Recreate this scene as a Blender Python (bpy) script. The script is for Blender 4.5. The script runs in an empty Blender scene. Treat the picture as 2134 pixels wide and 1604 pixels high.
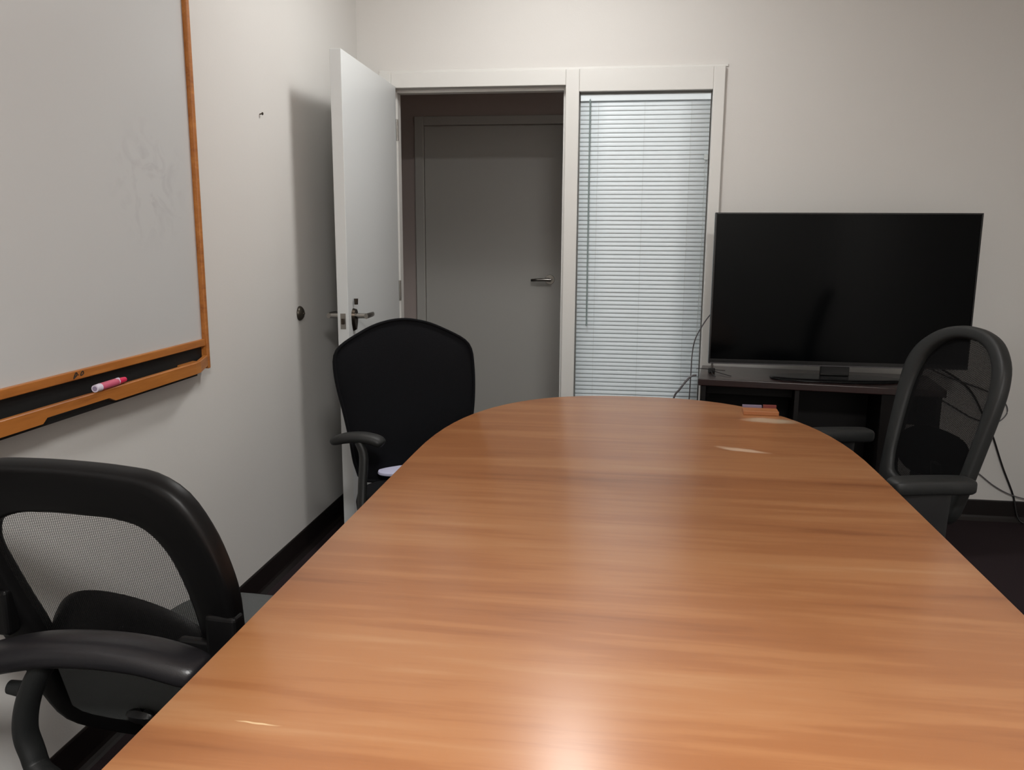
import bpy, bmesh, math, random
from mathutils import Vector, Matrix
random.seed(4)
PI = math.pi
SC = bpy.context.scene
COL = SC.collection

# ------------------------------------------------------------------ materials
def lin(c):
    return tuple((x / 12.92 if x <= .04045 else ((x + .055) / 1.055) ** 2.4) for x in c)

def mat(name, col, rough=.5, metal=0., spec=.5, coat=0., bump=None, noise=None):
    """col: sRGB 0-1. bump=(scale,strength)  noise=(scale, amount)"""
    m = bpy.data.materials.new(name); m.use_nodes = True
    nt = m.node_tree; N = nt.nodes; L = nt.links
    b = N['Principled BSDF']
    c = lin(col)
    b.inputs['Base Color'].default_value = (*c, 1)
    b.inputs['Roughness'].default_value = rough
    b.inputs['Metallic'].default_value = metal
    b.inputs['Specular IOR Level'].default_value = spec
    b.inputs['Coat Weight'].default_value = coat
    tc = N.new('ShaderNodeTexCoord')
    if noise:
        n = N.new('ShaderNodeTexNoise'); n.inputs['Scale'].default_value = noise[0]; n.inputs['Detail'].default_value = 3
        L.new(tc.outputs['Object'], n.inputs['Vector'])
        mx = N.new('ShaderNodeMixRGB'); mx.inputs[1].default_value = (*[x * (1 - noise[1]) for x in c], 1)
        mx.inputs[2].default_value = (*[min(1, x * (1 + noise[1])) for x in c], 1)
        L.new(n.outputs['Fac'], mx.inputs[0]); L.new(mx.outputs[0], b.inputs['Base Color'])
    if bump:
        n = N.new('ShaderNodeTexNoise'); n.inputs['Scale'].default_value = bump[0]; n.inputs['Detail'].default_value = 4
        L.new(tc.outputs['Object'], n.inputs['Vector'])
        bp = N.new('ShaderNodeBump'); bp.inputs['Strength'].default_value = bump[1]; bp.inputs['Distance'].default_value = .002
        L.new(n.outputs['Fac'], bp.inputs['Height']); L.new(bp.outputs[0], b.inputs['Normal'])
    return m

def wood(name, stops, rough, stretch, coat=0., bumps=.05, scuffs=(), spec=.5):
    m = bpy.data.materials.new(name); m.use_nodes = True
    nt = m.node_tree; N = nt.nodes; L = nt.links; b = N['Principled BSDF']
    tc = N.new('ShaderNodeTexCoord')
    mp = N.new('ShaderNodeMapping'); mp.inputs['Scale'].default_value = stretch
    L.new(tc.outputs['Object'], mp.inputs['Vector'])
    n1 = N.new('ShaderNodeTexNoise'); n1.inputs['Scale'].default_value = 1; n1.inputs['Detail'].default_value = 6
    n1.inputs['Roughness'].default_value = .55; n1.inputs['Distortion'].default_value = .4
    L.new(mp.outputs[0], n1.inputs['Vector'])
    mp2 = N.new('ShaderNodeMapping'); mp2.inputs['Scale'].default_value = [s * 4.5 for s in stretch]
    L.new(tc.outputs['Object'], mp2.inputs['Vector'])
    n2 = N.new('ShaderNodeTexNoise'); n2.inputs['Scale'].default_value = 1; n2.inputs['Detail'].default_value = 4
    L.new(mp2.outputs[0], n2.inputs['Vector'])
    mx = N.new('ShaderNodeMath'); mx.operation = 'MULTIPLY_ADD'; mx.inputs[1].default_value = .3
    L.new(n2.outputs['Fac'], mx.inputs[0])
    mm = N.new('ShaderNodeMath'); mm.operation = 'MULTIPLY'; mm.inputs[1].default_value = .7
    L.new(n1.outputs['Fac'], mm.inputs[0]); L.new(mm.outputs[0], mx.inputs[2])
    cr = N.new('ShaderNodeValToRGB'); cr.color_ramp.interpolation = 'EASE'
    e = cr.color_ramp.elements
    while len(e) < len(stops): e.new(.5)
    for i, (p, c) in enumerate(stops):
        e[i].position = p; e[i].color = (*lin(c), 1)
    L.new(mx.outputs[0], cr.inputs[0])
    out = cr.outputs[0]
    # worn pale scuffs: soft ellipses at fixed places on the thing itself
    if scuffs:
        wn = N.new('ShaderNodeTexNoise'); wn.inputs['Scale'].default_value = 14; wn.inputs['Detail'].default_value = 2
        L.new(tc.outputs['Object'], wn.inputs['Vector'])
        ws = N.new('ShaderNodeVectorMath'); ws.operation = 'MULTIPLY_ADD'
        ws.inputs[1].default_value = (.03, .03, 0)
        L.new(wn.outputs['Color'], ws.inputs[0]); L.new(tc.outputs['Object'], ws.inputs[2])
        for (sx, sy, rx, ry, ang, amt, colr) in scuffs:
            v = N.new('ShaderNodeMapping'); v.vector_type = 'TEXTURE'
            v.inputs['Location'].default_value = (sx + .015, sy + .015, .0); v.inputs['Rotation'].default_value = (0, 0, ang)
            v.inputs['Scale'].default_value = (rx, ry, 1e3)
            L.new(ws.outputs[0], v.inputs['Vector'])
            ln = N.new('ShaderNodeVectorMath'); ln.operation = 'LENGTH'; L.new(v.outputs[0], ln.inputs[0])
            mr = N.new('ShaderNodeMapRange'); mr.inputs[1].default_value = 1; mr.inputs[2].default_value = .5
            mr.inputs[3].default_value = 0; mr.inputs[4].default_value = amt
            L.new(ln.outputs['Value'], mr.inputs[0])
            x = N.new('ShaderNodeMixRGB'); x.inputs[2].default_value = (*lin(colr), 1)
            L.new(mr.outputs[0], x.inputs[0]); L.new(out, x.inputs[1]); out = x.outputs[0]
    L.new(out, b.inputs['Base Color'])
    b.inputs['Roughness'].default_value = rough; b.inputs['Coat Weight'].default_value = coat
    b.inputs['Specular IOR Level'].default_value = spec
    b.inputs['Coat Roughness'].default_value = .27
    bp = N.new('ShaderNodeBump'); bp.inputs['Strength'].default_value = bumps; bp.inputs['Distance'].default_value = .001
    L.new(n2.outputs['Fac'], bp.inputs['Height']); L.new(bp.outputs[0], b.inputs['Normal'])
    return m

def net(name, col, pitch, thr):
    """woven mesh fabric: threads with open holes between them"""
    m = bpy.data.materials.new(name); m.use_nodes = True
    nt = m.node_tree; N = nt.nodes; L = nt.links; b = N['Principled BSDF']
    b.inputs['Base Color'].default_value = (*lin(col), 1); b.inputs['Roughness'].default_value = .9; b.inputs['Specular IOR Level'].default_value = .1
    tc = N.new('ShaderNodeTexCoord'); sp = N.new('ShaderNodeSeparateXYZ')
    L.new(tc.outputs['Object'], sp.inputs[0])
    def line(o, p):
        a = N.new('ShaderNodeMath'); a.operation = 'MULTIPLY'; a.inputs[1].default_value = PI / p; L.new(o, a.inputs[0])
        s = N.new('ShaderNodeMath'); s.operation = 'SINE'; L.new(a.outputs[0], s.inputs[0])
        q = N.new('ShaderNodeMath'); q.operation = 'ABSOLUTE'; L.new(s.outputs[0], q.inputs[0]); return q.outputs[0]
    mn = N.new('ShaderNodeMath'); mn.operation = 'MINIMUM'
    L.new(line(sp.outputs[0], pitch), mn.inputs[0]); L.new(line(sp.outputs[2], pitch * .8), mn.inputs[1])
    lt = N.new('ShaderNodeMath'); lt.operation = 'LESS_THAN'; lt.inputs[1].default_value = thr; L.new(mn.outputs[0], lt.inputs[0])
    tr = N.new('ShaderNodeBsdfTransparent'); ms = N.new('ShaderNodeMixShader')
    L.new(lt.outputs[0], ms.inputs[0]); L.new(tr.outputs[0], ms.inputs[1]); L.new(b.outputs[0], ms.inputs[2])
    L.new(ms.outputs[0], N['Material Output'].inputs['Surface'])
    return m

M = dict(
    wall=mat('wall_paint', (.835, .825, .81), .75, bump=(160, .12)),
    hallwall=mat('hall_paint', (.72, .67, .65), .7, bump=(160, .1)),
    ceil=mat('ceiling_white', (.86, .85, .83), .9, bump=(90, .4)),
    carpet=mat('dark_carpet', (.20, .165, .175), 1., spec=.1, bump=(700, 1.), noise=(300, .4)),
    baseboard=mat('black_vinyl', (.085, .06, .055), .42),
    frame=mat('painted_steel_frame', (.84, .835, .82), .42),
    door=mat('white_door_paint', (.83, .84, .84), .38),
    halldoor=mat('hall_door_paint', (.74, .735, .715), .4),
    blind=mat('blind_vinyl', (.89, .93, .95), .4),
    cord=mat('blind_cord', (.72, .75, .75), .6),
    wand=mat('blind_wand', (.50, .56, .56), .3),
    chrome=mat('satin_chrome', (.60, .59, .57), .28, metal=1.),
    darkmetal=mat('dark_bronze_metal', (.30, .27, .24), .35, metal=1.),
    board=mat('whiteboard_face', (.77, .775, .775), .30),
    table=None, oak=None,
    blackplastic=mat('black_plastic', (.10, .10, .105), .38, bump=(400, .15)),
    greyplastic=mat('charcoal_plastic', (.098, .103, .102), .55, bump=(400, .15)),
    satin=mat('satin_black_pad', (.125, .12, .13), .33, bump=(500, .12)),
    frameplastic=mat('chair_frame_plastic', (.035, .033, .036), .45, spec=.25),
    fabric=mat('black_fabric', (.065, .068, .08), .95, spec=.15, bump=(900, .8)),
    navyfabric=mat('navy_black_fabric', (.10, .10, .13), .95, spec=.15, bump=(900, .8)),
    greyfabric=mat('charcoal_fabric', (.35, .36, .36), .9, spec=.2, bump=(700, .9)),
    screen=mat('tv_glass', (.008, .012, .016), .12, spec=.10),
    tvblack=mat('tv_black', (.04, .04, .045), .25),
    tvgrey=mat('tv_silver', (.36, .35, .36), .3, metal=.7),
    darkwood=None,
    cablegrey=mat('grey_cable', (.36, .35, .36), .5),
    cableblack=mat('black_cable', (.06, .05, .05), .45),
    tray=mat('tray_recess_black', (.035, .028, .025), .7),
    pink=mat('pink_label', (.80, .36, .47), .4),
    hotpink=mat('hot_pink_cap', (.86, .14, .34), .35),
    white=mat('white_plastic', (.84, .81, .87), .35),
    greyhole=mat('marker_end_grey', (.55, .50, .60), .5),
    paper=mat('white_cloth', (.76, .76, .86), .8),
    ink=mat('black_ink', (.07, .05, .04), .6),
    orange=mat('orange_card', (.60, .37, .20), .5),
    red=mat('dark_red_print', (.42, .14, .10), .5),
    lilac=mat('lilac_print', (.45, .40, .48), .5),
    rubber=mat('grey_rubber', (.30, .28, .25), .35, metal=.7),
    ghost=None)
M['table'] = wood('cherry_laminate_top', [(.28, (.57, .35, .205)), (.45, (.66, .43, .262)), (.56, (.705, .48, .305)), (.72, (.745, .54, .37))],
                  .33, (.9, 11, 1), coat=.35, bumps=.04, spec=.5,
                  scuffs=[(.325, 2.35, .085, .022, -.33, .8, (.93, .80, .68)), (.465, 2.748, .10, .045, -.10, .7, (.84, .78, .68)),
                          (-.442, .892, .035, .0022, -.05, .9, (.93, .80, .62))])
M['edge'] = wood('cherry_edge_band', [(.3, (.45, .25, .12)), (.7, (.60, .37, .19))], .4, (1.5, 1.5, 20))
M['oak'] = wood('oak_trim', [(.30, (.55, .31, .11)), (.5, (.68, .42, .18)), (.7, (.76, .50, .24))], .42, (30, 2.5, 30), bumps=.1)
M['underdesk'] = mat('underdesk_shade_brown', (.038, .022, .022), .5, spec=.3)  # desk panels coloured near black to carry the shade under the top
M['darkwood'] = wood('mahogany_veneer', [(.3, (.10, .045, .042)), (.7, (.17, .09, .08))], .30, (2, 18, 18), coat=.7)

# whiteboard face: faint wiped-marker ghosting
def ghostboard():
    m = M['board']; nt = m.node_tree; N = nt.nodes; L = nt.links; b = N['Principled BSDF']
    tc = N.new('ShaderNodeTexCoord')
    n = N.new('ShaderNodeTexNoise'); n.inputs['Scale'].default_value = 14; n.inputs['Detail'].default_value = 5; n.inputs['Distortion'].default_value = 1.5
    L.new(tc.outputs['Object'], n.inputs['Vector'])
    v = N.new('ShaderNodeMapping'); v.vector_type = 'TEXTURE'; v.inputs['Location'].default_value = (-1.32, 2.20, 1.47); v.inputs['Scale'].default_value = (10, .22, .20)
    L.new(tc.outputs['Object'], v.inputs['Vector'])
    ln = N.new('ShaderNodeVectorMath'); ln.operation = 'LENGTH'; L.new(v.outputs[0], ln.inputs[0])
    mr = N.new('ShaderNodeMapRange'); mr.inputs[1].default_value = 1; mr.inputs[2].default_value = .3; mr.inputs[3].default_value = 0; mr.inputs[4].default_value = 1
    L.new(ln.outputs['Value'], mr.inputs[0])
    r2 = N.new('ShaderNodeMapRange'); r2.inputs[1].default_value = .48; r2.inputs[2].default_value = .66; r2.inputs[3].default_value = 0; r2.inputs[4].default_value = .3
    L.new(n.outputs['Fac'], r2.inputs[0])
    mu = N.new('ShaderNodeMath'); mu.operation = 'MULTIPLY'; L.new(mr.outputs[0], mu.inputs[0]); L.new(r2.outputs[0], mu.inputs[1])
    x = N.new('ShaderNodeMixRGB'); x.inputs[1].default_value = (*lin((.77, .775, .775)), 1); x.inputs[2].default_value = (*lin((.62, .61, .63)), 1)
    L.new(mu.outputs[0], x.inputs[0]); L.new(x.outputs[0], b.inputs['Base Color'])
ghostboard()

# ------------------------------------------------------------------ mesh helpers
def obj(name, bm, m, parent=None, smooth=False, angle=35):
    me = bpy.data.meshes.new(name)
    bmesh.ops.recalc_face_normals(bm, faces=bm.faces)
    bm.to_mesh(me); bm.free()
    if m is not None: me.materials.append(m)
    o = bpy.data.objects.new(name, me); COL.objects.link(o)
    if smooth:
        for p in me.polygons: p.use_smooth = True
        me.set_sharp_from_angle(angle=math.radians(angle))
    if parent is not None: o.parent = parent
    return o

def tag(o, label=None, cat=None, group=None, kind=None):
    if label: o['label'] = label
    if cat: o['category'] = cat
    if group: o['group'] = group
    if kind: o['kind'] = kind
    return o

def empty(name, loc, rz=0., label=None, cat=None, group=None):
    o = bpy.data.objects.new(name, None); COL.objects.link(o)
    o.location = loc; o.rotation_euler = (0, 0, rz); o.empty_display_size = .1
    return tag(o, label, cat, group)

def box(bm, x0, x1, y0, y1, z0, z1, bev=0., seg=2, mtx=None):
    r = bmesh.ops.create_cube(bm, size=1)
    vs = r['verts']
    for v in vs:
        v.co = Vector(((x0 + x1) / 2 + v.co.x * (x1 - x0), (y0 + y1) / 2 + v.co.y * (y1 - y0), (z0 + z1) / 2 + v.co.z * (z1 - z0)))
    if bev > 0:
        es = list({e for v in vs for e in v.link_edges})
        g = bmesh.ops.bevel(bm, geom=es, offset=bev, segments=seg, profile=.5, affect='EDGES')
        vs = list({v for f in g['faces'] for v in f.verts} | {v for v in vs if v.is_valid})
    if mtx is not None:
        for v in vs: v.co = mtx @ v.co
    return bm

def B(*a, **k):
    return box(bmesh.new(), *a, **k)

def cyl(bm, p0, p1, r0, r1=None, n=24, cap=True):
    r1 = r0 if r1 is None else r1
    p0, p1 = Vector(p0), Vector(p1); d = (p1 - p0).normalized()
    u = d.orthogonal().normalized(); w = d.cross(u)
    R0 = [bm.verts.new(p0 + (u * math.cos(2 * PI * i / n) + w * math.sin(2 * PI * i / n)) * r0) for i in range(n)]
    R1 = [bm.verts.new(p1 + (u * math.cos(2 * PI * i / n) + w * math.sin(2 * PI * i / n)) * r1) for i in range(n)]
    for i in range(n): bm.faces.new((R0[i], R0[(i + 1) % n], R1[(i + 1) % n], R1[i]))
    if cap: bm.faces.new(R0[::-1]); bm.faces.new(R1)
    return bm

def smoothpath(pts, sub=6):
    P = [Vector(p) for p in pts]; out = []
    for i in range(len(P) - 1):
        a, b, c, d = P[max(i - 1, 0)], P[i], P[i + 1], P[min(i + 2, len(P) - 1)]
        for k in range(sub):
            t = k / sub
            out.append(.5 * ((2 * b) + (c - a) * t + (2 * a - 5 * b + 4 * c - d) * t * t + (3 * b - a - 3 * c + d) * t ** 3))
    out.append(P[-1]); return out

def tube(bm, pts, ra, rb=None, up=(0, 0, 1), n=16, sub=6, taper=None, power=2.):
    """sweep an (optionally flattened) section: ra across, rb along 'up'"""
    rb = ra if rb is None else rb
    P = smoothpath(pts, sub) if sub > 1 else [Vector(p) for p in pts]
    up = Vector(up); rings = []
    for i, p in enumerate(P):
        d = (P[min(i + 1, len(P) - 1)] - P[max(i - 1, 0)]).normalized()
        s = d.cross(up)
        if s.length < .05: s = d.orthogonal()
        s.normalize(); w = s.cross(d).normalized()
        f = taper(i / (len(P) - 1)) if taper else 1.
        fa, fb = f if isinstance(f, tuple) else (f, f)
        ring = []
        for k in range(n):
            c, q = math.cos(2 * PI * k / n), math.sin(2 * PI * k / n)
            c = math.copysign(abs(c) ** (2 / power), c); q = math.copysign(abs(q) ** (2 / power), q)
            ring.append(bm.verts.new(p + s * (c * ra * fa) + w * (q * rb * fb)))
        rings.append(ring)
    for a, b in zip(rings, rings[1:]):
        for k in range(n): bm.faces.new((a[k], a[(k + 1) % n], b[(k + 1) % n], b[k]))
    bm.faces.new(rings[0][::-1]); bm.faces.new(rings[-1])
    return bm

def prism(bm, poly, axis, a, b):
    """extrude a 2-D polygon along an axis ('x','y','z') from a to b"""
    def P(u, v, w):
        return {'x': (w, u, v), 'y': (u, w, v), 'z': (u, v, w)}[axis]
    A = [bm.verts.new(P(u, v, a)) for u, v in poly]; Bv = [bm.verts.new(P(u, v, b)) for u, v in poly]
    n = len(poly)
    for i in range(n): bm.faces.new((A[i], A[(i + 1) % n], Bv[(i + 1) % n], Bv[i]))
    bm.faces.new(A[::-1]); bm.faces.new(Bv)
    return bm

def slab(bm, outline, prof):
    """stack an outline at several (inset, z) levels, capped"""
    rings = []
    for ins, z in prof:
        rings.append([bm.verts.new((x, y, z)) for x, y in outline(ins)])
    n = len(rings[0])
    for a, b in zip(rings, rings[1:]):
        for k in range(n): bm.faces.new((a[k], a[(k + 1) % n], b[(k + 1) % n], b[k]))
    bm.faces.new(rings[0][::-1]); bm.faces.new(rings[-1])
    return bm

def spw(c, e): return math.copysign(abs(c) ** e, c)

# ------------------------------------------------------------------ the room
XL, XR, YB, YF, ZC = -1.335, 2.05, 4.09, -1.7, 2.74
WT = .12
DX0, DX1, DZ = -1.165, -.325, 2.015      # door opening
SX0, SX1 = -.262, .348                     # sidelight
SZ0, SZ1 = .10, 1.985
OX0, OX1, OZ = -1.225, .40, 2.085          # outside of the frame

floor_bm = B(XL - .3, XR + .3, YF - .3, 5.75, -.1, 0)
tag(obj('floor', floor_bm, M['carpet']), 'dark brown-black carpet floor', kind='structure')
tag(obj('ceiling', B(XL - .12, XR + .12, YF - .12, 4.15, ZC, ZC + .1), M['ceil']), 'white ceiling', kind='structure')
tag(obj('wall_left', B(XL - WT, XL, YF - .12, YB + WT, 0, ZC), M['wall']), 'light grey wall carrying the whiteboard', kind='structure')
tag(obj('wall_right', B(XR, XR + WT, YF - .12, YB + WT, 0, ZC), M['wall']), 'light grey side wall on the television side', kind='structure')
tag(obj('wall_front', B(XL, XR, YF - WT, YF, 0, ZC), M['wall']), 'light grey wall at the near end', kind='structure')
bm = bmesh.new()
box(bm, XL, OX0 + .02, YB, YB + WT, 0, ZC)
box(bm, OX1 - .02, XR, YB, YB + WT, 0, ZC)
box(bm, OX0 + .02, OX1 - .02, YB, YB + WT, OZ - .02, ZC)
tag(obj('wall_back', bm, M['wall']), 'light grey wall with the doorway and sidelight', kind='structure')

# steel frame around the doorway and sidelight: one welded frame
FY0, FY1 = YB - .018, YB + WT + .018
bm = bmesh.new()
box(bm, OX0, DX0, FY0, FY1, 0, OZ, .003)
box(bm, DX1, SX0, FY0, FY1, 0, OZ, .003)
box(bm, SX1, OX1, FY0, FY1, 0, OZ, .003)
box(bm, DX0, DX1, FY0 + .0006, FY1, DZ, OZ - .0006, .003)
box(bm, SX0, SX1, FY0 + .0006, FY1, SZ1, OZ - .0006, .003)
box(bm, SX0, SX1, FY0 + .0006, FY1, 0, SZ0, .003)
# door stops
box(bm, DX0, DX0 + .014, YB + .045, YB + .10, 0, DZ, .001)
box(bm, DX1 - .014, DX1, YB + .045, YB + .10, 0, DZ, .001)
box(bm, DX0 + .014, DX1 - .014, YB + .045, YB + .10, DZ - .014, DZ, .001)
fr = tag(obj('trim_1', bm, M['frame']), 'white steel frame around the doorway and the blind-covered sidelight', kind='structure')
bm = bmesh.new(); box(bm, DX1 - .0012, DX1 + .0005, YB + .005, YB + .035, .945, 1.035, .0003)
obj('strike_plate', bm, M['chrome'], fr)
bm = bmesh.new(); box(bm, OX0 + .0, OX1 + .012, YB - .006, YB - .001, OZ, OZ + .012, .002)
obj('caulk_bead', bm, M['frame'], fr)

# sidelight glass
bm = B(SX0, SX1, YB + .065, YB + .071, SZ0, SZ1)
gm = bpy.data.materials.new('clear_glass'); gm.use_nodes = True
gb = gm.node_tree.nodes['Principled BSDF']; gb.inputs['Transmission Weight'].default_value = 1; gb.inputs['Roughness'].default_value = .02; gb.inputs['IOR'].default_value = 1.45
win = tag(obj('window_1', bm, gm), 'tall narrow glass sidelight behind the venetian blind', kind='structure')
bm = bmesh.new()
for a, b_, c, d in ((SX0, SX0 + .012, SZ0, SZ1), (SX1 - .012, SX1, SZ0, SZ1)): box(bm, a, b_, YB + .055, YB + .064, c, d, .001)
for c, d in ((SZ0, SZ0 + .012), (SZ1 - .012, SZ1)): box(bm, SX0 + .012, SX1 - .012, YB + .055, YB + .064, c, d, .001)
obj('window_frame', bm, M['frame'], win)

# baseboards (black vinyl cove base)
def cove(name, pts, label):
    bm = bmesh.new()
    (x0, y0), (x1, y1) = pts
    d = Vector((x1 - x0, y1 - y0, 0)); L_ = d.length; d.normalize(); nrm = Vector((-d.y, d.x, 0))
    prof = [(0, 0), (.022, 0), (.016, .006), (.009, .014), (.006, .024), (.005, .095), (.003, .1), (0, .1)]
    r = [[bm.verts.new(Vector((x0, y0, 0)) + d * t + nrm * u + Vector((0, 0, v))) for u, v in prof] for t in (0, L_)]
    n = len(prof)
    for i in range(n): bm.faces.new((r[0][i], r[0][(i + 1) % n], r[1][(i + 1) % n], r[1][i]))
    bm.faces.new(r[0]); bm.faces.new(r[1][::-1])
    tag(obj(name, bm, M['baseboard']), label, kind='structure')
cove('baseboard_left', ((XL, YB), (XL, YF)), 'black vinyl baseboard under the whiteboard wall')
cove('baseboard_back', ((XR, YB), (OX1, YB)), 'black vinyl baseboard behind the television desk')
cove('baseboard_right', ((XR, YF), (XR, YB)), 'black vinyl baseboard on the side wall')

# hallway beyond the door
HY = 5.5
bm = bmesh.new()
box(bm, -3.2, 3.2, HY, HY + .1, 0, 2.5)
tag(obj('wall_hall', bm, M['hallwall']), 'dim grey hallway wall beyond the open doorway', kind='structure')
tag(obj('wall_hall_left', B(-3.3, -3.2, YB + .1, HY + .1, 0, 2.5), M['hallwall']), 'far end wall of the dim hallway', kind='structure')
tag(obj('wall_hall_right', B(3.2, 3.3, YB + .1, HY + .1, 0, 2.5), M['hallwall']), 'other end wall of the dim hallway', kind='structure')
bm = bmesh.new(); box(bm, -3.2, XL - WT, YB + .02, YB + WT, 0, 2.5); box(bm, XR + WT, 3.2, YB + .02, YB + WT, 0, 2.5)
tag(obj('wall_hall_near', bm, M['hallwall']), 'near side wall of the hallway', kind='structure')
tag(obj('ceiling_hall', B(-3.3, 3.3, YB + .12, HY + .1, 2.5, 2.6), M['ceil']), 'hallway ceiling', kind='structure')
bm = B(-3.3, 3.3, 4.1, 5.9, -.12, -.101)
tag(obj('floor_hall', bm, M['carpet']), 'hallway floor', kind='structure')
hd = empty('door_2', (-1.352, HY, 0)); tag(hd, 'closed grey door across the dim hallway', kind='structure')
obj('leaf', B(.0, .905, -.012, .02, .008, 2.01, .002), M['halldoor'], hd)
bm = bmesh.new()
box(bm, -.062, -.003, -.03, -.0005, 0, 2.07, .003); box(bm, .908, .967, -.03, -.0005, 0, 2.07, .003); box(bm, -.003, .908, -.0292, -.0005, 2.014, 2.0694, .003)
obj('door_frame', bm, M['halldoor'], hd)

def lever(parent, face_y, x, z, sx, sy, mt, name='door_handle'):
    """lever set: rose on the door face, spindle and curved lever; sx = lever side, sy = out of face"""
    bm = bmesh.new()
    cyl(bm, (x, face_y, z), (x, face_y + sy * .008, z), .032, .030, 28)
    cyl(bm, (x, face_y + sy * .008, z), (x, face_y + sy * .05, z), .011, .010, 16)
    tube(bm, [(x - sx * .012, face_y + sy * .05, z), (x + sx * .03, face_y + sy * .055, z + .001), (x + sx * .08, face_y + sy * .054, z - .001), (x + sx * .118, face_y + sy * .045, z - .004)],
         .008, .011, n=14, taper=lambda t: 1 - .25 * t)
    h = obj(name, bm, mt, parent, True)
    return h
h = lever(hd, -.012, .83, 1.035, -1, -1, M['chrome'])

# the open door of the room: hinged on the left jamb, swung in to the left wall
dr = empty('door_1', (-1.140, YB - .022, 0), 0)
tag(dr, 'white door swung open against the left wall', kind='structure')
dr.rotation_euler = (0, 0, math.radians(1.9))
DL = .855
obj('leaf', B(-.0455, -.0005, -DL, -.002, .012, 2.02, .0015), M['door'], dr)
# x = 0 face looks into the room, leaf edge at y = -DL faces the camera
def lever_x(parent, face_x, y, z, s, mt):
    bm = bmesh.new()
    # rose: rounded escutcheon that tapers down
    poly = [(math.cos(a) * .031, math.sin(a) * .031) for a in [PI * i / 14 for i in range(15)]] + [(-.026, -.03), (-.008, -.062), (.008, -.062), (.026, -.03)]
    A = [bm.verts.new((face_x, y + u, z + v)) for u, v in poly]; C = [bm.verts.new((face_x + s * .012, y + u * .88, z + v * .9)) for u, v in poly]
    for i in range(len(poly)): bm.faces.new((A[i], A[(i + 1) % len(poly)], C[(i + 1) % len(poly)], C[i]))
    bm.faces.new(A[::-1]); bm.faces.new(C)
    r = obj('door_handle', bm, mt, parent, True)
    bm = bmesh.new()
    cyl(bm, (face_x + s * .012, y, z), (face_x + s * .052, y, z), .011, .0105, 16)
    tube(bm, [(face_x + s * .056, y - .012, z), (face_x + s * .060, y + .03, z + .001), (face_x + s * .058, y + .08, z), (face_x + s * .046, y + .125, z - .003)],
         .0085, .0115, n=14, taper=lambda t: 1 - .25 * t)
    obj('lever', bm, M['chrome'], r, True)
    return r
ya = -DL + .068
ra = lever_x(dr, -.0005, ya, 1.0, 1, M['darkmetal'])
bm = bmesh.new(); cyl(bm, (.012, ya, 1.046), (.012, ya, 1.070), .0075, .0085, 14); obj('lock_button', bm, M['darkmetal'], ra, True)
lever_x(dr, -.0455, ya, 1.0, -1, M['chrome'])
bm = B(-.034, -.012, -DL - .0012, -DL + .001, .952, 1.015, .0003); lp = obj('latch_plate', bm, M['chrome'], dr)
bm = B(-.029, -.017, -DL - .010, -DL - .001, .972, .995, .002); obj('latch_bolt', bm, M['darkmetal'], lp)
for z in (.25, 1.05, 1.82):
    bm = bmesh.new(); cyl(bm, (.004, -.004, z - .05), (.004, -.004, z + .05), .006, n=12); obj('hinge', bm, M['chrome'], dr, True)

# wall bumper at handle height and a screw in the left wall
bm = bmesh.new()
rings = []
for r_, d_ in ((.030, 0), (.030, .004), (.027, .010), (.020, .0155), (.010, .019), (.0015, .020)):
    rings.append([bm.verts.new((d_, math.cos(2 * PI * i / 28) * r_, math.sin(2 * PI * i / 28) * r_ * 1.0)) for i in range(28)])
for a, b_ in zip(rings, rings[1:]):
    for i in range(28): bm.faces.new((a[i], a[(i + 1) % 28], b_[(i + 1) % 28], b_[i]))
bm.faces.new(rings[0]); bm.faces.new(rings[-1])
ws = empty('door_stop', (XL - .001, 3.257, 1.008), 0, 'small round metal door bumper fixed to the left wall at handle height', 'door stop')
obj('dome', bm, M['rubber'], ws, True)
bm = bmesh.new(); cyl(bm, (.0195, 0, .0), (.023, 0, .0), .006, .005, 16); obj('screw', bm, M['darkmetal'], ws, True)
bm = bmesh.new(); cyl(bm, (XL, 2.964, 1.75), (XL + .010, 2.964, 1.752), .0022, .0022, 10); cyl(bm, (XL + .010, 2.964, 1.752), (XL + .013, 2.964, 1.752), .0055, .0045, 14)
tag(obj('wall_screw', bm, M['darkmetal'], None, True), 'tiny dark screw sticking out of the left wall above the door bumper', 'screw')

# ------------------------------------------------------------------ venetian blind
bl = empty('venetian_blind', ((SX0 + SX1) / 2, YB + .02, SZ0), 0, 'closed white mini venetian blind in the tall sidelight beside the doorway', 'blind')
hw = (SX1 - SX0) / 2 - .006
bm = B(-hw, hw, -.013, .013, SZ1 - SZ0 - .040, SZ1 - SZ0 - .012, .002)
obj('headrail', bm, M['blind'], bl)
bm = bmesh.new(); pitch = .0202; zt = SZ1 - SZ0 - .052
k = 0; z = zt
rnd = random.Random(7)
while z > .03:
    tl = math.radians(83.5 + rnd.uniform(-1.2, 1.2)); half = .0116
    dz = rnd.uniform(-.0005, .0005)
    rows = []
    for j in range(5):
        t = -1 + j * .5
        # curved slat: lower edge leans into the room
        y_ = -math.cos(tl) * half * -t - .0014 * (1 - t * t) * math.sin(tl)
        z_ = math.sin(tl) * half * t + .0022 * (1 - t * t) * math.cos(tl) * 0
        rows.append((y_, z + z_ + dz))
    sag = rnd.uniform(-.0006, .0006)
    cols = []
    for x in (-hw, -hw * .5, 0, hw * .5, hw):
        s = sag * (1 - (x / hw) ** 2)
        cols.append([bm.verts.new((x, y_, z_ + s)) for y_, z_ in rows])
    for a, b_ in zip(cols, cols[1:]):
        for j in range(4): bm.faces.new((a[j], a[j + 1], b_[j + 1], b_[j]))
    z -= pitch; k += 1
sl = obj('slats', bm, M['blind'], bl, True, 60)
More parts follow.
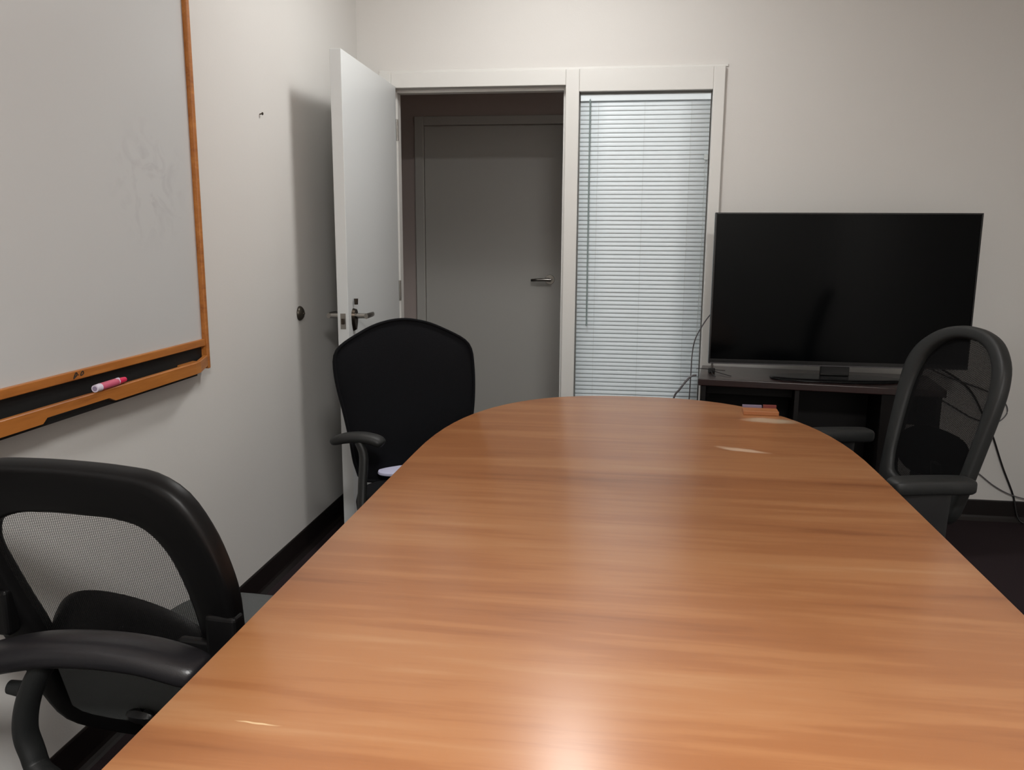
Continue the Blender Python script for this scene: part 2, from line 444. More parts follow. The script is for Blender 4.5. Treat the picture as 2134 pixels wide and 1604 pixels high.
sm = sl.modifiers.new('thick', 'SOLIDIFY'); sm.thickness = .0007
obj('bottom_rail', B(-hw, hw, -.011, .011, .004, .020, .003), M['blind'], bl)
for x in (-hw + .085, 0, hw - .085):
    bm = bmesh.new(); cyl(bm, (x, -.0105, .015), (x, -.0105, SZ1 - SZ0 - .04), .0004, n=6); obj('ladder_cord', bm, M['cord'], bl)
bm = bmesh.new(); cyl(bm, (-hw + .045, -.020, SZ1 - SZ0 - .035), (-hw + .050, -.022, .79), .0035, n=8)
cyl(bm, (-hw + .045, -.020, SZ1 - SZ0 - .035), (-hw + .045, -.010, SZ1 - SZ0 - .03), .002, n=8)
obj('tilt_wand', bm, M['wand'], bl, True)
bm = B(hw - .020, hw - .002, -.020, -.012, 1.575, 1.600, .002); obj('cord_cleat', bm, M['cord'], bl)
bm = bmesh.new(); tube(bm, [(hw - .014, -.016, 1.59), (hw - .013, -.016, 1.2), (hw - .016, -.016, .75)], .0009, n=6); obj('lift_cord', bm, M['cord'], bl)

# ------------------------------------------------------------------ whiteboard with wood frame and marker tray
wb = empty('whiteboard', (XL, 1.2, .90), 0, 'large whiteboard in an oak frame with a marker tray on the left wall', 'whiteboard')
def WB(x0, x1, y0, y1, z0, z1, bev=0.):     # world coordinates, parts hang from the empty
    return box(bmesh.new(), x0 - XL, x1 - XL, y0 - 1.2, y1 - 1.2, z0 - .90, z1 - .90, bev)
WY0, WY1, WZ0, WZ1 = .02, 2.437, 1.006, 2.24
o = obj('writing_surface', B(XL + .002, XL + .015, WY0 + .01, WY1 - .004, WZ0 - .004, WZ1 - .01), M['board'])
o.parent = wb; o.matrix_parent_inverse = Matrix.Translation((-XL, -1.2, -.90))
obj('frame_rail', WB(XL, XL + .025, WY0, WY1 - .002, .984, 1.006, .002), M['oak'], wb)
obj('frame_rail', WB(XL, XL + .025, WY0, WY1 - .002, WZ1 - .02, WZ1, .002), M['oak'], wb)
obj('frame_stile', WB(XL, XL + .030, WY1 - .002, WY1 + .014, .912, WZ1, .003), M['oak'], wb)
obj('frame_stile', WB(XL, XL + .030, WY0 - .014, WY0, .912, WZ1, .003), M['oak'], wb)
obj('tray_back', WB(XL, XL + .010, WY0, WY1 - .002, .912, .984), M['tray'], wb)
obj('tray_floor', WB(XL, XL + .062, WY0, WY1 - .13, .912, .920), M['tray'], wb)
obj('tray_end', WB(XL + .010, XL + .030, WY1 - .150, WY1 - .06, .914, .945, .002), M['oak'], wb)
# front lip with a shallow finger notch cut out of its underside
lipo = []
LZ0, LZ1 = .921, .955
bm = bmesh.new(); st = []
for y, z0, z1, dx in ((WY0, 0, 0, 0), (1.62, 0, 0, 0), (1.635, .011, 0, 0), (1.86, .011, 0, 0), (1.885, 0, 0, 0), (2.28, 0, 0, 0), (2.315, 0, 0, -.004), (WY1 - .003, .002, 0, -.044)):
    st.append([bm.verts.new((x + dx, y - 1.2, z - .90)) for x, z in ((.060, LZ0 + z0), (.074, LZ0 + z0), (.074, LZ1 - .002), (.072, LZ1), (.062, LZ1), (.060, LZ1 - .002))])
for p, q in zip(st, st[1:]):
    for k in range(6): bm.faces.new((p[k], p[(k + 1) % 6], q[(k + 1) % 6], q[k]))
bm.faces.new(st[0]); bm.faces.new(st[-1])
obj('tray_lip', bm, M['oak'], wb)
bm = bmesh.new()
x_ = XL + .0256
def scr(pts, r=.0007):
    tube(bm, [(x_ - XL, a - 1.2, b_ - .90) for a, b_ in pts], r, n=6, sub=4)
scr([(1.800, .988), (1.803, .994), (1.810, 1.002), (1.814, .998), (1.806, .992), (1.800, .990)], .0014)
scr([(1.817, .995), (1.819, .996)], .001)
scr([(1.826, .992), (1.829, .998), (1.835, 1.002), (1.838, .997), (1.832, .993), (1.827, .993)], .0012)
tag(obj('ink_scribble', bm, M['ink'], wb), 'two small black loops scribbled on the lower rail')

# marker on the tray
mk = empty('marker', (-1.2665, 1.875, .9645), 0, 'pink dry-erase marker with a white end resting on the whiteboard tray lip', 'marker')
mk.rotation_euler = (0, 0, math.radians(3))
bm = bmesh.new(); cyl(bm, (0, -.045, 0), (0, .028, 0), .0093, n=24); obj('barrel', bm, M['pink'], mk, True)
bm = bmesh.new(); cyl(bm, (0, -.066, 0), (0, -.045, 0), .0088, .0097, n=24); w_ = obj('end_plug', bm, M['white'], mk, True)
bm = bmesh.new(); cyl(bm, (0, -.0668, 0), (0, -.066, 0), .0058, n=20); obj('plug_recess', bm, M['greyhole'], w_, True)
bm = bmesh.new(); cyl(bm, (0, .028, 0), (0, .034, 0), .0090, .0082, n=24); cyl(bm, (.001, .024, .0055), (.001, .036, .0055), .0045, n=12); obj('collar', bm, M['white'], mk, True)
bm = bmesh.new(); cyl(bm, (0, .034, 0), (0, .066, 0), .0086, .0064, n=24); obj('cap', bm, M['hotpink'], mk, True)

# ------------------------------------------------------------------ conference table
TX, TH, TY0, TY1, TN = .034, .610, -.62, 3.09, 2.45
ER = .92
def table_outline(ins, n=36):
    pts = []
    for cyc, sg, a0 in ((TY1 - ER, 1, 0), (TY0 + ER, -1, PI)):
        for i in range(n + 1):
            a = a0 + PI * i / n
            c, s = math.cos(a), abs(math.sin(a))
            pts.append((TX + spw(c, 2 / TN) * (TH - ins), cyc + sg * (s ** (2 / TN)) * (ER - ins)))
    return pts
tb = empty('conference_table', (TX, 1.2, 0), 0, 'long cherry-wood conference table with rounded ends in the middle of the room', 'table')
def toT(bm):
    for v in bm.verts: v.co -= Vector((TX, 1.2, 0))
    return bm
bm = bmesh.new(); slab(bm, table_outline, [(.004, .7325), (.0, .7345), (.0, .7385), (.002, .7400)])
# object coords must equal world coords for the grain and scuffs
o = obj('tabletop', bm, M['table'], None, True, 50); o.parent = tb; o.matrix_parent_inverse = Matrix.Translation((-TX, -1.2, 0))
bm = bmesh.new(); slab(bm, table_outline, [(.010, .704), (.004, .708), (.002, .715), (.002, .7322)]); obj('edge_band', toT(bm), M['edge'], tb, True, 50)
for y in (.25, 2.15):
    bm = bmesh.new(); box(bm, -.27, .27, y - 1.2 - .03, y - 1.2 + .03, .06, .7035, .004); leg = obj('leg', bm, M['edge'], tb)
    bm = bmesh.new(); box(bm, -.31, .31, y - 1.2 - .05, y - 1.2 + .05, 0, .0595, .006); obj('foot', bm, M['darkwood'], leg)
bm = B(-.012, .012, .25 - 1.2 + .0305, 2.15 - 1.2 - .0305, .35, .7035, .002); obj('modesty_panel', bm, M['edge'], tb)

# small orange pad with printed strip at the far right end of the table
pk = empty('card_box', (.452, 2.862, .740), math.radians(-2), 'small flat orange card box lying at the far right edge of the conference table', 'box')
obj('body', B(-.060, .055, -.038, .022, 0, .014, .0015), M['orange'], pk)
bm = B(-.058, .006, .023, .034, .0, .022, .001); obj('grey_sleeve', bm, M['lilac'], pk)
bm = B(.010, .054, .023, .034, .0, .024, .001); obj('red_sleeve', bm, M['red'], pk)

# ------------------------------------------------------------------ television desk, television
SK = math.radians(-7)
dk = empty('television_desk', (.304, 3.632, 0), SK, 'dark mahogany desk under the television against the back wall', 'desk')
DW, DD, DH = .98, .385, .722
obj('desktop', B(0, DW, 0, DD, DH - .030, DH, .003), M['darkwood'], dk)
for x0, x1 in ((.012, .034), (.40, .42), (.74, .80)):
    obj('side_panel', B(x0, x1, .014, DD - .01, 0, DH - .0305, .002), M['underdesk'], dk)
obj('side_panel', B(DW - .034, DW - .012, .014, DD - .01, 0, DH - .0305, .002), M['underdesk'], dk)
obj('back_panel', B(.0345, .3995, DD - .030, DD - .015, .10, DH - .0305), M['underdesk'], dk)
obj('back_panel', B(.4205, .7395, DD - .030, DD - .015, .10, DH - .0305), M['underdesk'], dk)
obj('back_panel', B(.8005, DW - .0345, DD - .030, DD - .015, .50, DH - .0305), M['underdesk'], dk)
obj('apron', B(.0345, .3995, .15, .165, DH - .090, DH - .0305, .001), M['underdesk'], dk)
obj('shelf', B(.0345, .3995, .02, DD - .031, .30, .318, .001), M['underdesk'], dk)
obj('shelf', B(.4205, .7395, .02, DD - .031, .30, .318, .001), M['underdesk'], dk)
bm = B(.0105, .0125, .006, .0135, .20, .69); tag(obj('edge_strip', bm, M['chrome'], dk), 'thin pale vertical strip at the left front corner')

tv = empty('television', (.885, 3.72, DH), 0, 'large flat black television standing on the mahogany desk', 'television')
TW0, TW1, TB, TT = .352 - .885, 1.424 - .885, .776 - DH, 1.427 - DH
obj('cabinet', B(TW0, TW1, .006, .034, TB, TT, .003), M['tvblack'], tv)
obj('cabinet_back', B(TW0 + .15, TW1 - .15, .034, .070, TB + .02, TT - .22, .012), M['tvblack'], tv)
bm = B(TW0 + .007, TW1 - .007, .0022, .0058, TB + .022, TT - .007); obj('screen', bm, M['screen'], tv)
bm = bmesh.new()
box(bm, TW0, TW1, -.0015, .0056, TB, TB + .0215, .0015); box(bm, TW0, TW0 + .0068, -.0015, .0056, TB + .0215, TT, .001)
box(bm, TW1 - .0068, TW1, -.0015, .0056, TB + .0215, TT, .001); box(bm, TW0 + .0068, TW1 - .0068, -.0015, .0056, TT - .0068, TT, .001)
obj('bezel', bm, M['tvblack'], tv)
bm = B(TW0 + .004, TW1 - .004, -.0035, -.0016, TB + .001, TB + .005, .0005); tag(obj('bezel_strip', bm, M['tvgrey'], tv), 'thin silver strip along the bottom of the screen')
obj('stand_neck', B(-.055, .065, .010, .032, .0125, TB + .03, .003), M['tvblack'], tv)
bm = bmesh.new()
def plate(ins, n=48):
    return [(spw(math.cos(2 * PI * i / n), .8) * (.27 - ins), -.015 + spw(math.sin(2 * PI * i / n), .8) * (.10 - ins)) for i in range(n)]
slab(bm, plate, [(.002, .0004), (0, .003), (0, .007), (.004, .010), (.03, .0122)]); obj('stand_base', bm, M['tvblack'], tv, True, 50)

# small webcam-like clip with stiff wires at the desk's left front corner
cp = empty('wire_clip', (.375, 3.80, DH), .2, 'small black clip with stiff wires at the left end of the television desk', 'clip')
bm = B(-.014, .014, -.010, .010, .0, .022, .003); obj('clip_body', bm, M['cableblack'], cp)
bm = bmesh.new()
for pts in ([(0, -.01, .012), (.02, -.05, .008), (.055, -.11, .003)], [(-.008, -.01, .012), (-.014, -.06, .006), (-.018, -.12, .003)], [(-.013, 0, .016), (-.05, -.004, .020), (-.07, .0, .018)], [(.013, 0, .014), (.045, -.01, .012), (.06, -.005, .010)]):
    tube(bm, pts, .0016, n=6)
obj('wires', bm, M['cableblack'], cp)

def cable(name, pts, r, m, label):
    c = Vector(pts[-1])
    bm = bmesh.new(); tube(bm, pts, r, n=8, sub=8)
    o = obj(name, bm, m, None, True); tag(o, label, 'cable'); return o
cable('cable', [(.365, 3.765, 1.00), (.335, 3.80, .95), (.300, 3.83, .87), (.290, 3.85, .79), (.289, 3.86, .70), (.285, 3.9, .4), (.28, 3.95, .012)], .0028, M['cablegrey'], 'grey cable hanging from the left side of the television past the desk end')
cable('cable', [(.30, 3.70, .7252), (.280, 3.69, .7225), (.258, 3.69, .70), (.230, 3.69, .66), (.205, 3.70, .61), (.17, 3.72, .4), (.16, 3.75, .012)], .0045, M['cablegrey'], 'thick grey cable drooping off the left corner of the television desk')
cable('cable', [(1.30, 4.075, .80), (1.55, 4.076, .66), (1.655, 4.078, .505), (1.70, 4.078, .42), (1.76, 4.079, .27), (1.82, 4.079, .135), (1.845, 4.060, .03), (1.87, 4.05, .006)], .0042, M['cableblack'], 'black cable running down the back wall beside the far right mesh chair')
cable('cable', [(1.25, 4.06, .80), (1.45, 4.07, .70), (1.66, 4.08, .625), (1.738, 4.08, .575), (1.752, 4.08, .52), (1.70, 4.08, .475), (1.60, 4.08, .50), (1.45, 4.08, .58), (1.30, 4.08, .60)], .0030, M['cablegrey'], 'thin grey cable loop on the back wall to the right of the chair')
cable('cable', [(1.35, 4.06, .45), (1.50, 4.075, .33), (1.638, 4.078, .245), (1.73, 4.074, .175), (1.81, 4.068, .135), (1.90, 4.06, .115), (2.0, 4.055, .104)], .0028, M['cablegrey'], 'thin brownish cable sagging just above the back wall baseboard')

# ------------------------------------------------------------------ chairs
def casters_and_base(root, r=.30, m=None, phase=.3):
    m = m or M['blackplastic']
    bm = bmesh.new(); cyl(bm, (0, 0, .070), (0, 0, .125), .045, .038, 24); hub = obj('base_hub', bm, m, root, True)
    for k in range(5):
        a = phase + 2 * PI * k / 5; c, s = math.cos(a), math.sin(a)
        bm = bmesh.new(); tube(bm, [(c * .035, s * .035, .100), (c * r * .5, s * r * .5, .094), (c * r, s * r, .072)], .026, .016, n=12, taper=lambda t: 1 - .35 * t)
        lg = obj('base_leg', bm, m, root, True)
        bm = bmesh.new(); px, py = c * r, s * r; tx, ty = -s, c
        for sg in (-1, 1): cyl(bm, (px + tx * .006 * sg, py + ty * .006 * sg, .0255), (px + tx * .022 * sg, py + ty * .022 * sg, .0255), .025, n=20)
        cyl(bm, (px, py, .03), (px, py, .068), .006, n=10)
        obj('caster', bm, m, lg, True)
    bm = bmesh.new(); cyl(bm, (0, 0, .125), (0, 0, .25), .026, n=20); cyl(bm, (0, 0, .25), (0, 0, .372), .014, n=16); obj('gas_lift', bm, M['greyplastic'], root, True)
    bm = B(-.09, .09, -.12, .10, .372, .418, .008); mech = obj('tilt_mechanism', bm, m, root)
    bm = bmesh.new(); tube(bm, [(.085, .02, .395), (.16, .03, .392), (.235, .03, .385)], .005, n=8); cyl(bm, (.235, .03, .385), (.265, .03, .383), .010, .008, 12); obj('lever', bm, m, mech, True)

def seat(root, w, d, z, m, y0=.02, th=.07, name='seat'):
    def ol(ins, n=56):
        return [(spw(math.cos(2 * PI * i / n), .55) * (w - ins), y0 + spw(math.sin(2 * PI * i / n), .55) * (d - ins)) for i in range(n)]
    bm = bmesh.new(); slab(bm, ol, [(.02, z - th), (.003, z - th + .012), (0, z - th * .5), (.006, z - .014), (.022, z - .003), (.06, z + .002), (.12, z - .002)])
    s = obj(name, bm, m, root, True, 60)
    bm = bmesh.new(); slab(bm, ol, [(.05, z - th - .022), (.03, z - th - .012), (.022, z - th - .0006)]); obj('seat_pan', bm, M['blackplastic'], root, True, 60)
    return s

def polar(right, cz, left=None, n=96):
    """right half outline (u, h) listed from the top centre down to the bottom centre -> radius table by angle"""
    P = [Vector((u, h - cz, 0)) for u, h in right]
    P = P + [Vector((-u, h - cz, 0)) for u, h in (left or right)[-2:0:-1]]
    m = len(P); Q = []
    for i in range(m):
        a, b, c, d = P[i - 1], P[i], P[(i + 1) % m], P[(i + 2) % m]
        for k in range(10):
            t = k / 10
            Q.append(.5 * ((2 * b) + (c - a) * t + (2 * a - 5 * b + 4 * c - d) * t * t + (3 * b - a - 3 * c + d) * t ** 3))
    out = []
    for i in range(n):
        th = 2 * PI * i / n; dx, dy = math.cos(th), math.sin(th); best = 0
        for k in range(len(Q)):
            p, q = Q[k], Q[(k + 1) % len(Q)]; ex, ey = q.x - p.x, q.y - p.y
            den = dx * ey - dy * ex
            if abs(den) < 1e-12: continue
            r = (p.x * ey - p.y * ex) / den; v = (p.x * dy - p.y * dx) / den
            if r > 0 and -1e-6 <= v <= 1 + 1e-6: best = max(best, r)
        out.append(best)
    return out

class Back:
    N = 96
    def __init__(s, z0, outer, inner, lean, wrap, cz, y=-.24, oleft=None, ileft=None):
        s.z0, s.lean, s.wrap, s.cz, s.y = z0, lean, wrap, cz, y
        s.W = max(u for u, h in outer)
        s.O = polar(outer, cz, oleft); s.I = polar(inner, cz, ileft)
    def at(s, u, h, dep=0.):
        return Vector((u, s.y + s.wrap * u * u / s.W - h * math.sin(s.lean) + dep * math.cos(s.lean), s.z0 + h * math.cos(s.lean) + dep * math.sin(s.lean)))
    def rim(s, i, f, dep=0.):
        r = s.O[i] + (s.I[i] - s.O[i]) * f; th = 2 * PI * i / s.N
        return s.at(r * math.cos(th), s.cz + r * math.sin(th), dep)

def back_frame(root, b, th, m, name='back_frame', sq=.55):
    bm = bmesh.new(); K = 16; rings = []
    for i in range(b.N):
        ring = []
        for k in range(K):
            f = 2 * PI * (k + .5) / K
            ring.append(bm.verts.new(b.rim(i, .5 * (1 - spw(math.cos(f), sq)), th * .5 * spw(math.sin(f), sq))))
        rings.append(ring)
    for i in range(b.N):
        p, q = rings[i], rings[(i + 1) % b.N]
        for k in range(K): bm.faces.new((p[k], p[(k + 1) % K], q[(k + 1) % K], q[k]))
    return obj(name, bm, m, root, True, 50)

def back_sheet(root, b, m, f=.9, name='mesh_panel', bulge=0., th=0.):
    bm = bmesh.new(); S = 12
    def layer(dep, flip):
        cv = bm.verts.new(b.at(0, b.cz, dep + bulge)); prev = None
        for r in range(1, S + 1):
            ring = []
            for i in range(b.N):
                rr_ = (b.O[i] + (b.I[i] - b.O[i]) * f) * r / S; a = 2 * PI * i / b.N
                q = r / S
                ring.append(bm.verts.new(b.at(rr_ * math.cos(a), b.cz + rr_ * math.sin(a), (dep + bulge) * (1 - q ** 4) if th else bulge * (1 - q * q))))
            for i in range(b.N):
                k = (i + 1) % b.N
                if prev is None: bm.faces.new((cv, ring[i], ring[k]))
                else: bm.faces.new((prev[i], ring[i], ring[k], prev[k]))
            prev = ring
        return prev
    if th:
        a = layer(th / 2, 0); c = layer(-th / 2, 1)
        bmesh.ops.remove_doubles(bm, verts=a + c, dist=1e-5)
    else: layer(0, 0)
    return obj(name, bm, m, root, True, 80)

def spine(root, b, t, m, y=-.02):
    bm = bmesh.new(); e = b.at(0, t * .6)
    tube(bm, [(0, -.02, .385), (0, -.20, .375), (0, b.y - .055, .42), (0, b.at(0, .05).y - .045, b.z0 + .06), (0, e.y - .014, e.z)], .035, .013, up=(0, 1, .2), n=14, taper=lambda q: 1 - .25 * q)
    return obj('back_support', bm, m, root, True)

def arm(root, side, pad_pts, pw, ph, post, rw, m_pad, m_sup, power=2.4, knob=None, padtaper=None):
    bm = bmesh.new()
    tube(bm, pad_pts, pw, ph, n=20, sub=8, power=power, taper=padtaper or (lambda t: max(.25, 1 - abs(2 * t - 1) ** 6 * .75) ** .6))
    p = obj('armrest_pad', bm, m_pad, root, True, 60)
    bm = bmesh.new(); tube(bm, post, rw[0], rw[1], up=(0, 1, 0), n=14, sub=8)
    s = obj('arm_support', bm, m_sup, root, True, 60)
    if knob: 
        bm = bmesh.new(); cyl(bm, knob[0], knob[1], .014, .012, 18); obj('adjust_knob', bm, m_sup, s, True)
    return p

# 1. mesh chair turned away from the camera on the left (nearest backrest)
c1 = empty('office_chair', (-.872, 1.640, 0), math.radians(-5), 'black mesh chair under the whiteboard marker tray, its wide back turned to the viewer', 'chair', None)
H0 = .065
b1 = Back(.370, [(0, .606), (.08, .604), (.15, .597), (.205, .565), (.240, .500), (.256, .43), (.260, .37), (.252, .30), (.238, .19), (.222, .08), (.195, .012), (.12, -.012), (0, -.018)],
          [(0, .512), (.06, .510), (.110, .497), (.145, .455), (.163, .39), (.170, .32), (.170, .24), (.168, .15), (.166, .09), (.145, .055), (.09, .042), (0, .036)], .276, -.10, .30,
          oleft=[(0, .606), (.09, .606), (.17, .602), (.235, .578), (.272, .52), (.285, .45), (.282, .38), (.268, .30), (.248, .19), (.226, .08), (.195, .012), (.12, -.012), (0, -.018)],
          ileft=[(0, .512), (.08, .512), (.14, .505), (.188, .48), (.210, .43), (.204, .37), (.192, .30), (.180, .24), (.172, .15), (.166, .09), (.145, .055), (.09, .042), (0, .036)])
n1 = net('near_mesh', (.13, .125, .125), .0042, .30)
back_frame(c1, b1, .046, M['frameplastic'], sq=.45)
back_sheet(c1, b1, n1, bulge=-.01)
seat(c1, .225, .215, .448, M['greyfabric'])
casters_and_base(c1, .27)
spine(c1, b1, .01, M['blackplastic'])
bm = bmesh.new()
tube(bm, [b1.at(-.185, .20, .022), b1.at(-.12, .252, .014), b1.at(-.05, .262, .010), b1.at(.03, .247, .010), b1.at(.11, .212, .014), b1.at(.185, .17, .022)], .012, .052, up=(0, 0, 1), n=12, taper=lambda t: (1, max(.3, 1 - (2 * t - 1) ** 4 * .8)))
lb = obj('lumbar_support', bm, M['frameplastic'], c1, True)
bm = bmesh.new(); rows = []
for h in (.030, .06, .09, .12, .15, .175):
    rows.append([[bm.verts.new(b1.at(-.165 + .0275 * i, h, -.022 + d)) for i in range(13)] for d in (0, .012)])
for p, q in zip(rows, rows[1:]):
    for i in range(12):
        for d in (0, 1): bm.faces.new((p[d][i], p[d][i + 1], q[d][i + 1], q[d][i]))
    for i in (0, 12): bm.faces.new((p[0][i], p[1][i], q[1][i], q[0][i]))
for p in (rows[0], rows[-1]):
    for i in range(12): bm.faces.new((p[0][i], p[0][i + 1], p[1][i + 1], p[1][i]))
tag(obj('lower_panel', bm, M['greyfabric'], c1, True), 'grey woven lower part of the back')
for sg in (-1, 1):
    bm = bmesh.new()
    p = b1.at(sg * .232, .30, -.018); box(bm, p.x - .030, p.x + .030, p.y - .020, p.y + .012, p.z - .050, p.z + .040, .008, 3)
    if sg > 0:
        q = b1.at(.20, .262, -.030); box(bm, q.x - .065, q.x + .04, q.y - .012, q.y + .010, q.z - .030, q.z + .022, .008, 3)
        box(bm, q.x - .064, q.x - .050, q.y - .010, q.y + .008, q.z - .060, q.z - .02, .004, 2)
    obj('lumbar_bracket', bm, M['frameplastic'], c1)

# 2. chair at the near left corner, facing the table: only its left arm is in view
c2 = empty('office_chair', (-.86, .90, 0), math.radians(-90), 'charcoal office chair at the near left end of the table, seen as one curved armrest', 'chair', None)
b2 = Back(.49, [(0, .50), (.12, .49), (.2, .44), (.23, .3), (.21, .1), (.15, .01), (0, 0)], [(0, .44), (.10, .43), (.15, .38), (.175, .28), (.16, .12), (.11, .06), (0, .055)], .16, .1, .25, -.235)
back_frame(c2, b2, .032, M['frameplastic'])
back_sheet(c2, b2, n1)
seat(c2, .215, .205, .455, M['greyfabric'], y0=-.01)
casters_and_base(c2, .27)
spine(c2, b2, .2, M['blackplastic'])
for sg in (-1, 1):
    X = sg * .280
    # local +y points to the table (world +x), local -x is world +y
    arm(c2, sg, [(X, -.255, .585), (X, -.20, .618), (X, -.10, .644), (X, .00, .652), (X, .09, .648), (X, .165, .632), (X, .185, .625)], .041, .026,
        [(X, -.09, .632), (X, -.118, .59), (X, -.140, .54), (X, -.149, .49), (X, -.140, .45), (X * .98, -.125, .422), (X * .90, -.07, .405), (X * .6, -.03, .398), (X * .33, -.02, .396)], (.024, .018), M['satin'], M['greyplastic'],
        knob=((X + sg * .012, -.155, .560), (X + sg * .012, -.180, .562)))

# 3. black fabric chair at the far left end of the table
c3 = empty('office_chair', (-.623, 2.590, 0), 3.719 , 'black fabric office chair with a solid rounded back, in front of the open door', 'chair', None)
b3 = Back(.471, [(0, .574), (.09, .560), (.168, .527), (.232, .490), (.255, .455), (.257, .40), (.249, .34), (.237, .28), (.226, .22), (.216, .16), (.203, .07), (.165, .012), (0, 0)],
          [(0, .563), (.088, .549), (.164, .517), (.224, .482), (.244, .452), (.246, .40), (.238, .34), (.226, .28), (.215, .22), (.205, .16), (.193, .078), (.158, .023), (0, .011)], .132, .10, .29,
          oleft=[(0, .574), (.09, .560), (.168, .527), (.228, .492), (.252, .455), (.257, .40), (.257, .34), (.253, .28), (.245, .22), (.232, .16), (.21, .07), (.165, .012), (0, 0)],
          ileft=[(0, .563), (.088, .549), (.164, .517), (.220, .484), (.241, .452), (.246, .40), (.246, .34), (.242, .28), (.234, .22), (.221, .16), (.20, .078), (.158, .023), (0, .011)])
back_frame(c3, b3, .020, M['fabric'], name='back_piping', sq=.9)
back_sheet(c3, b3, M['fabric'], f=.4, name='backrest', bulge=.004, th=.045)
seat(c3, .24, .235, .50, M['fabric'], th=.085)
casters_and_base(c3, .29)
spine(c3, b3, .25, M['blackplastic'])
for sg in (-1, 1):
    X = sg; dz = 0 if sg > 0 else -.035
    arm(c3, sg, [(X * .300, -.120, .668 + dz), (X * .268, -.085, .684 + dz), (X * .222, -.050, .690 + dz), (X * .182, -.022, .682 + dz), (X * .165, -.010, .668 + dz)], .031, .017,
        [(X * .232, -.050, .675 + dz), (X * .222, -.035, .63), (X * .232, -.02, .54), (X * .240, .0, .46), (X * .225, .01, .415), (X * .16, .0, .40), (X * .085, .0, .398)], (.014, .020), M['greyplastic'], M['greyplastic'])
# white cloth on that chair's seat
bm = bmesh.new()
def clo(ins, n=36):
    return [(spw(math.cos(2 * PI * i / n), .85) * (.105 - ins) * (1 + .06 * math.sin(3 * 2 * PI * i / n)), spw(math.sin(2 * PI * i / n), .85) * (.065 - ins)) for i in range(n)]
slab(bm, clo, [(.003, .0), (0, .004), (.002, .010), (.02, .013), (.05, .0145)])
o = obj('folded_cloth', bm, M['paper'], None, True, 60); o.location = (-.770, 2.765, .514); o.rotation_euler = (0, 0, 1.15)
tag(o, 'small white folded cloth lying on the seat of the black fabric chair', 'cloth')

# 4. high mesh chair at the far right, facing the table
c4 = empty('office_chair', (.703, 2.690, 0), 1.766, 'charcoal mesh office chair with a tall rounded back, in front of the television desk', 'chair', None)
b4 = Back(.476, [(0, .597), (.08, .590), (.15, .570), (.205, .537), (.242, .50), (.262, .45), (.265, .39), (.257, .30), (.246, .20), (.235, .12), (.215, .03), (.15, 0), (0, -.005)],
          [(0, .556), (.07, .549), (.13, .524), (.172, .485), (.192, .44), (.203, .38), (.203, .30), (.196, .20), (.185, .12), (.15, .07), (0, .06)], .224, .10, .30)
n4 = net('far_mesh', (.04, .04, .045), .0035, .86)
back_frame(c4, b4, .040, M['greyplastic'], sq=.6)
back_sheet(c4, b4, n4)
seat(c4, .255, .240, .485, M['navyfabric'], th=.10)
casters_and_base(c4, .29)
spine(c4, b4, .25, M['blackplastic'])
bm = bmesh.new(); tube(bm, [b4.at(-.20, .14, -.02), b4.at(-.09, .175, -.03), b4.at(.09, .175, -.03), b4.at(.20, .14, -.02)], .012, .085, up=(0, 0, 1), n=14, taper=lambda t: (1, max(.4, 1 - (2 * t - 1) ** 4 * .6)))
obj('lumbar_support', bm, M['navyfabric'], c4, True)
for sg in (-1, 1):
    X = sg * .300
    arm(c4, sg, [(X, -.225, .641), (X, -.14, .643), (X, -.06, .643), (X, .02, .640)], .036, .024,
        [(X, -.09, .626), (X, -.085, .54), (X, -.08, .45), (X * .93, -.07, .41), (X * .66, -.05, .395), (X * .34, -.03, .393)], (.015, .075), M['greyplastic'], M['blackplastic'],
        padtaper=lambda t: max(.5, 1 - abs(2 * t - 1) ** 10 * .5), power=4.)

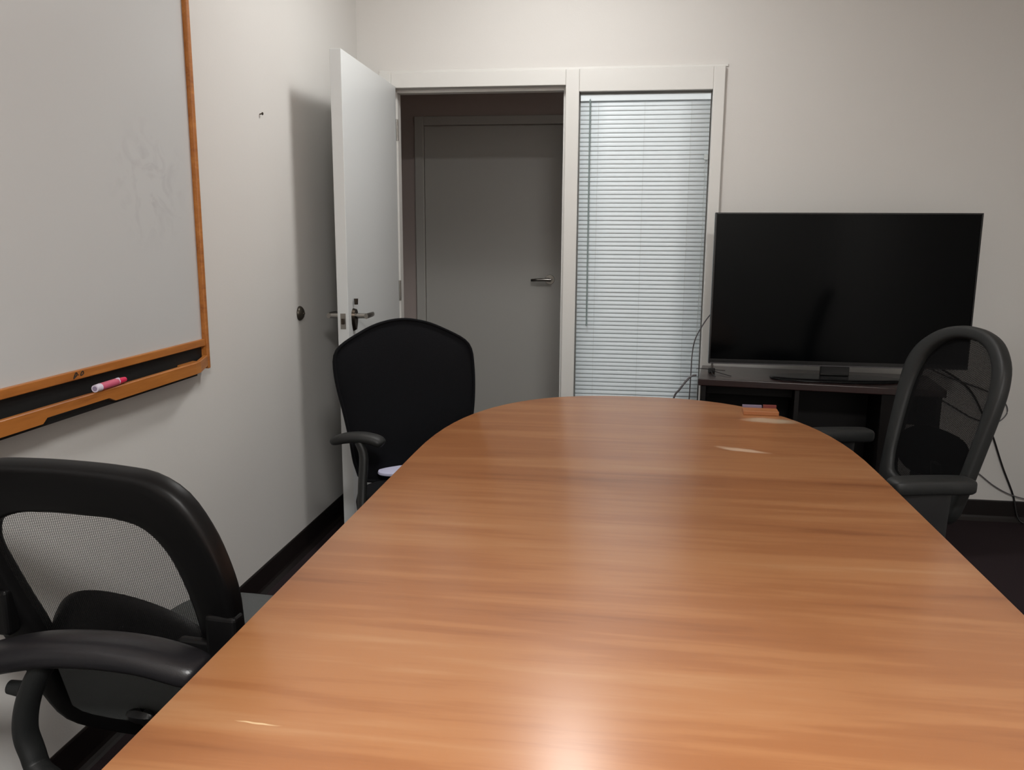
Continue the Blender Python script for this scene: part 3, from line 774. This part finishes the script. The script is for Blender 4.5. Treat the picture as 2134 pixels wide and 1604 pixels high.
# ------------------------------------------------------------------ lamps: round ceiling fixture by the doorway and an added fill, out of view
def ceiling_lamp(x, y, watts, label, r=.17, colr=(1, .992, .972), dome=0):
    root = empty('ceiling_light', (x, y, ZC), 0, label, 'ceiling light', None)
    bm = bmesh.new(); cyl(bm, (0, 0, -.0005), (0, 0, -.03), r + .015, r + .012, 40); obj('fixture_body', bm, M['frame'], root, True)
    em = bpy.data.materials.new('lamp_diffuser'); em.use_nodes = True
    p = em.node_tree.nodes['Principled BSDF']; p.inputs['Emission Color'].default_value = (*colr, 1); p.inputs['Emission Strength'].default_value = 3.; p.inputs['Base Color'].default_value = (.9, .9, .9, 1)
    bm = bmesh.new(); cyl(bm, (0, 0, -.0305), (0, 0, -.040), r, r - .01, 40); obj('diffuser', bm, em, root, True)
    ld = bpy.data.lights.new('lamp', 'AREA'); ld.shape = 'DISK'; ld.size = 2 * r; ld.energy = watts; ld.color = colr
    lo = bpy.data.objects.new('lamp', ld); COL.objects.link(lo); lo.location = (0, 0, -.045); lo.parent = root
    if dome:      # the bulb inside the glowing dome also throws light sideways
        pl = bpy.data.lights.new('bulb', 'POINT'); pl.shadow_soft_size = .12; pl.energy = dome; pl.color = colr
        po = bpy.data.objects.new('bulb', pl); COL.objects.link(po); po.location = (0, 0, -.18); po.parent = root
    return root
ceiling_lamp(-.32, 3.08, 8, 'round ceiling light near the doorway', dome=9)
ceiling_lamp(.45, -.75, 70, 'added fill light in a wide round fixture beyond the near end of the table', r=.30)  # fill added behind the camera to brighten the room and lower walls

# unseen lamp added down the hallway to lift its dim ambient light
root = empty('ceiling_light', (2.7, 4.85, 2.5), 0, 'small added hallway fill light, out of view beyond the doorway', 'ceiling light')
bm = bmesh.new(); cyl(bm, (0, 0, -.0005), (0, 0, -.05), .12, .10, 32); obj('fixture_body', bm, M['frame'], root, True)
pl = bpy.data.lights.new('bulb', 'POINT'); pl.shadow_soft_size = .08; pl.energy = 9; pl.color = (1, .93, .86)
po = bpy.data.objects.new('bulb', pl); COL.objects.link(po); po.location = (0, 0, -.16); po.parent = root

w = bpy.data.worlds.new('world'); SC.world = w; w.use_nodes = True
w.node_tree.nodes['Background'].inputs[0].default_value = (.5, .5, .55, 1); w.node_tree.nodes['Background'].inputs[1].default_value = .05

# ------------------------------------------------------------------ camera
cam = bpy.data.cameras.new('camera'); cam.sensor_width = 36; cam.lens = 1740. / 2134 * 36; cam.clip_start = .02
co = bpy.data.objects.new('camera', cam); COL.objects.link(co)
yaw, pit, rol = math.radians(7.966), math.radians(10.38), math.radians(-.338)
f0 = Vector((-math.sin(yaw) * math.cos(pit), math.cos(yaw) * math.cos(pit), -math.sin(pit)))
r0 = Vector((math.cos(yaw), math.sin(yaw), 0)); d0 = f0.cross(r0)
rr = math.cos(rol) * r0 + math.sin(rol) * d0; dd = -math.sin(rol) * r0 + math.cos(rol) * d0
mw = Matrix((( rr.x, -dd.x, -f0.x, 0), (rr.y, -dd.y, -f0.y, 0), (rr.z, -dd.z, -f0.z, 1.34), (0, 0, 0, 1)))
co.matrix_world = mw
SC.camera = co

SC.view_settings.view_transform = 'Standard'; SC.view_settings.look = 'None'
SC.view_settings.gamma = 1; SC.view_settings.use_curve_mapping = False
SC.view_settings.exposure = 0.52
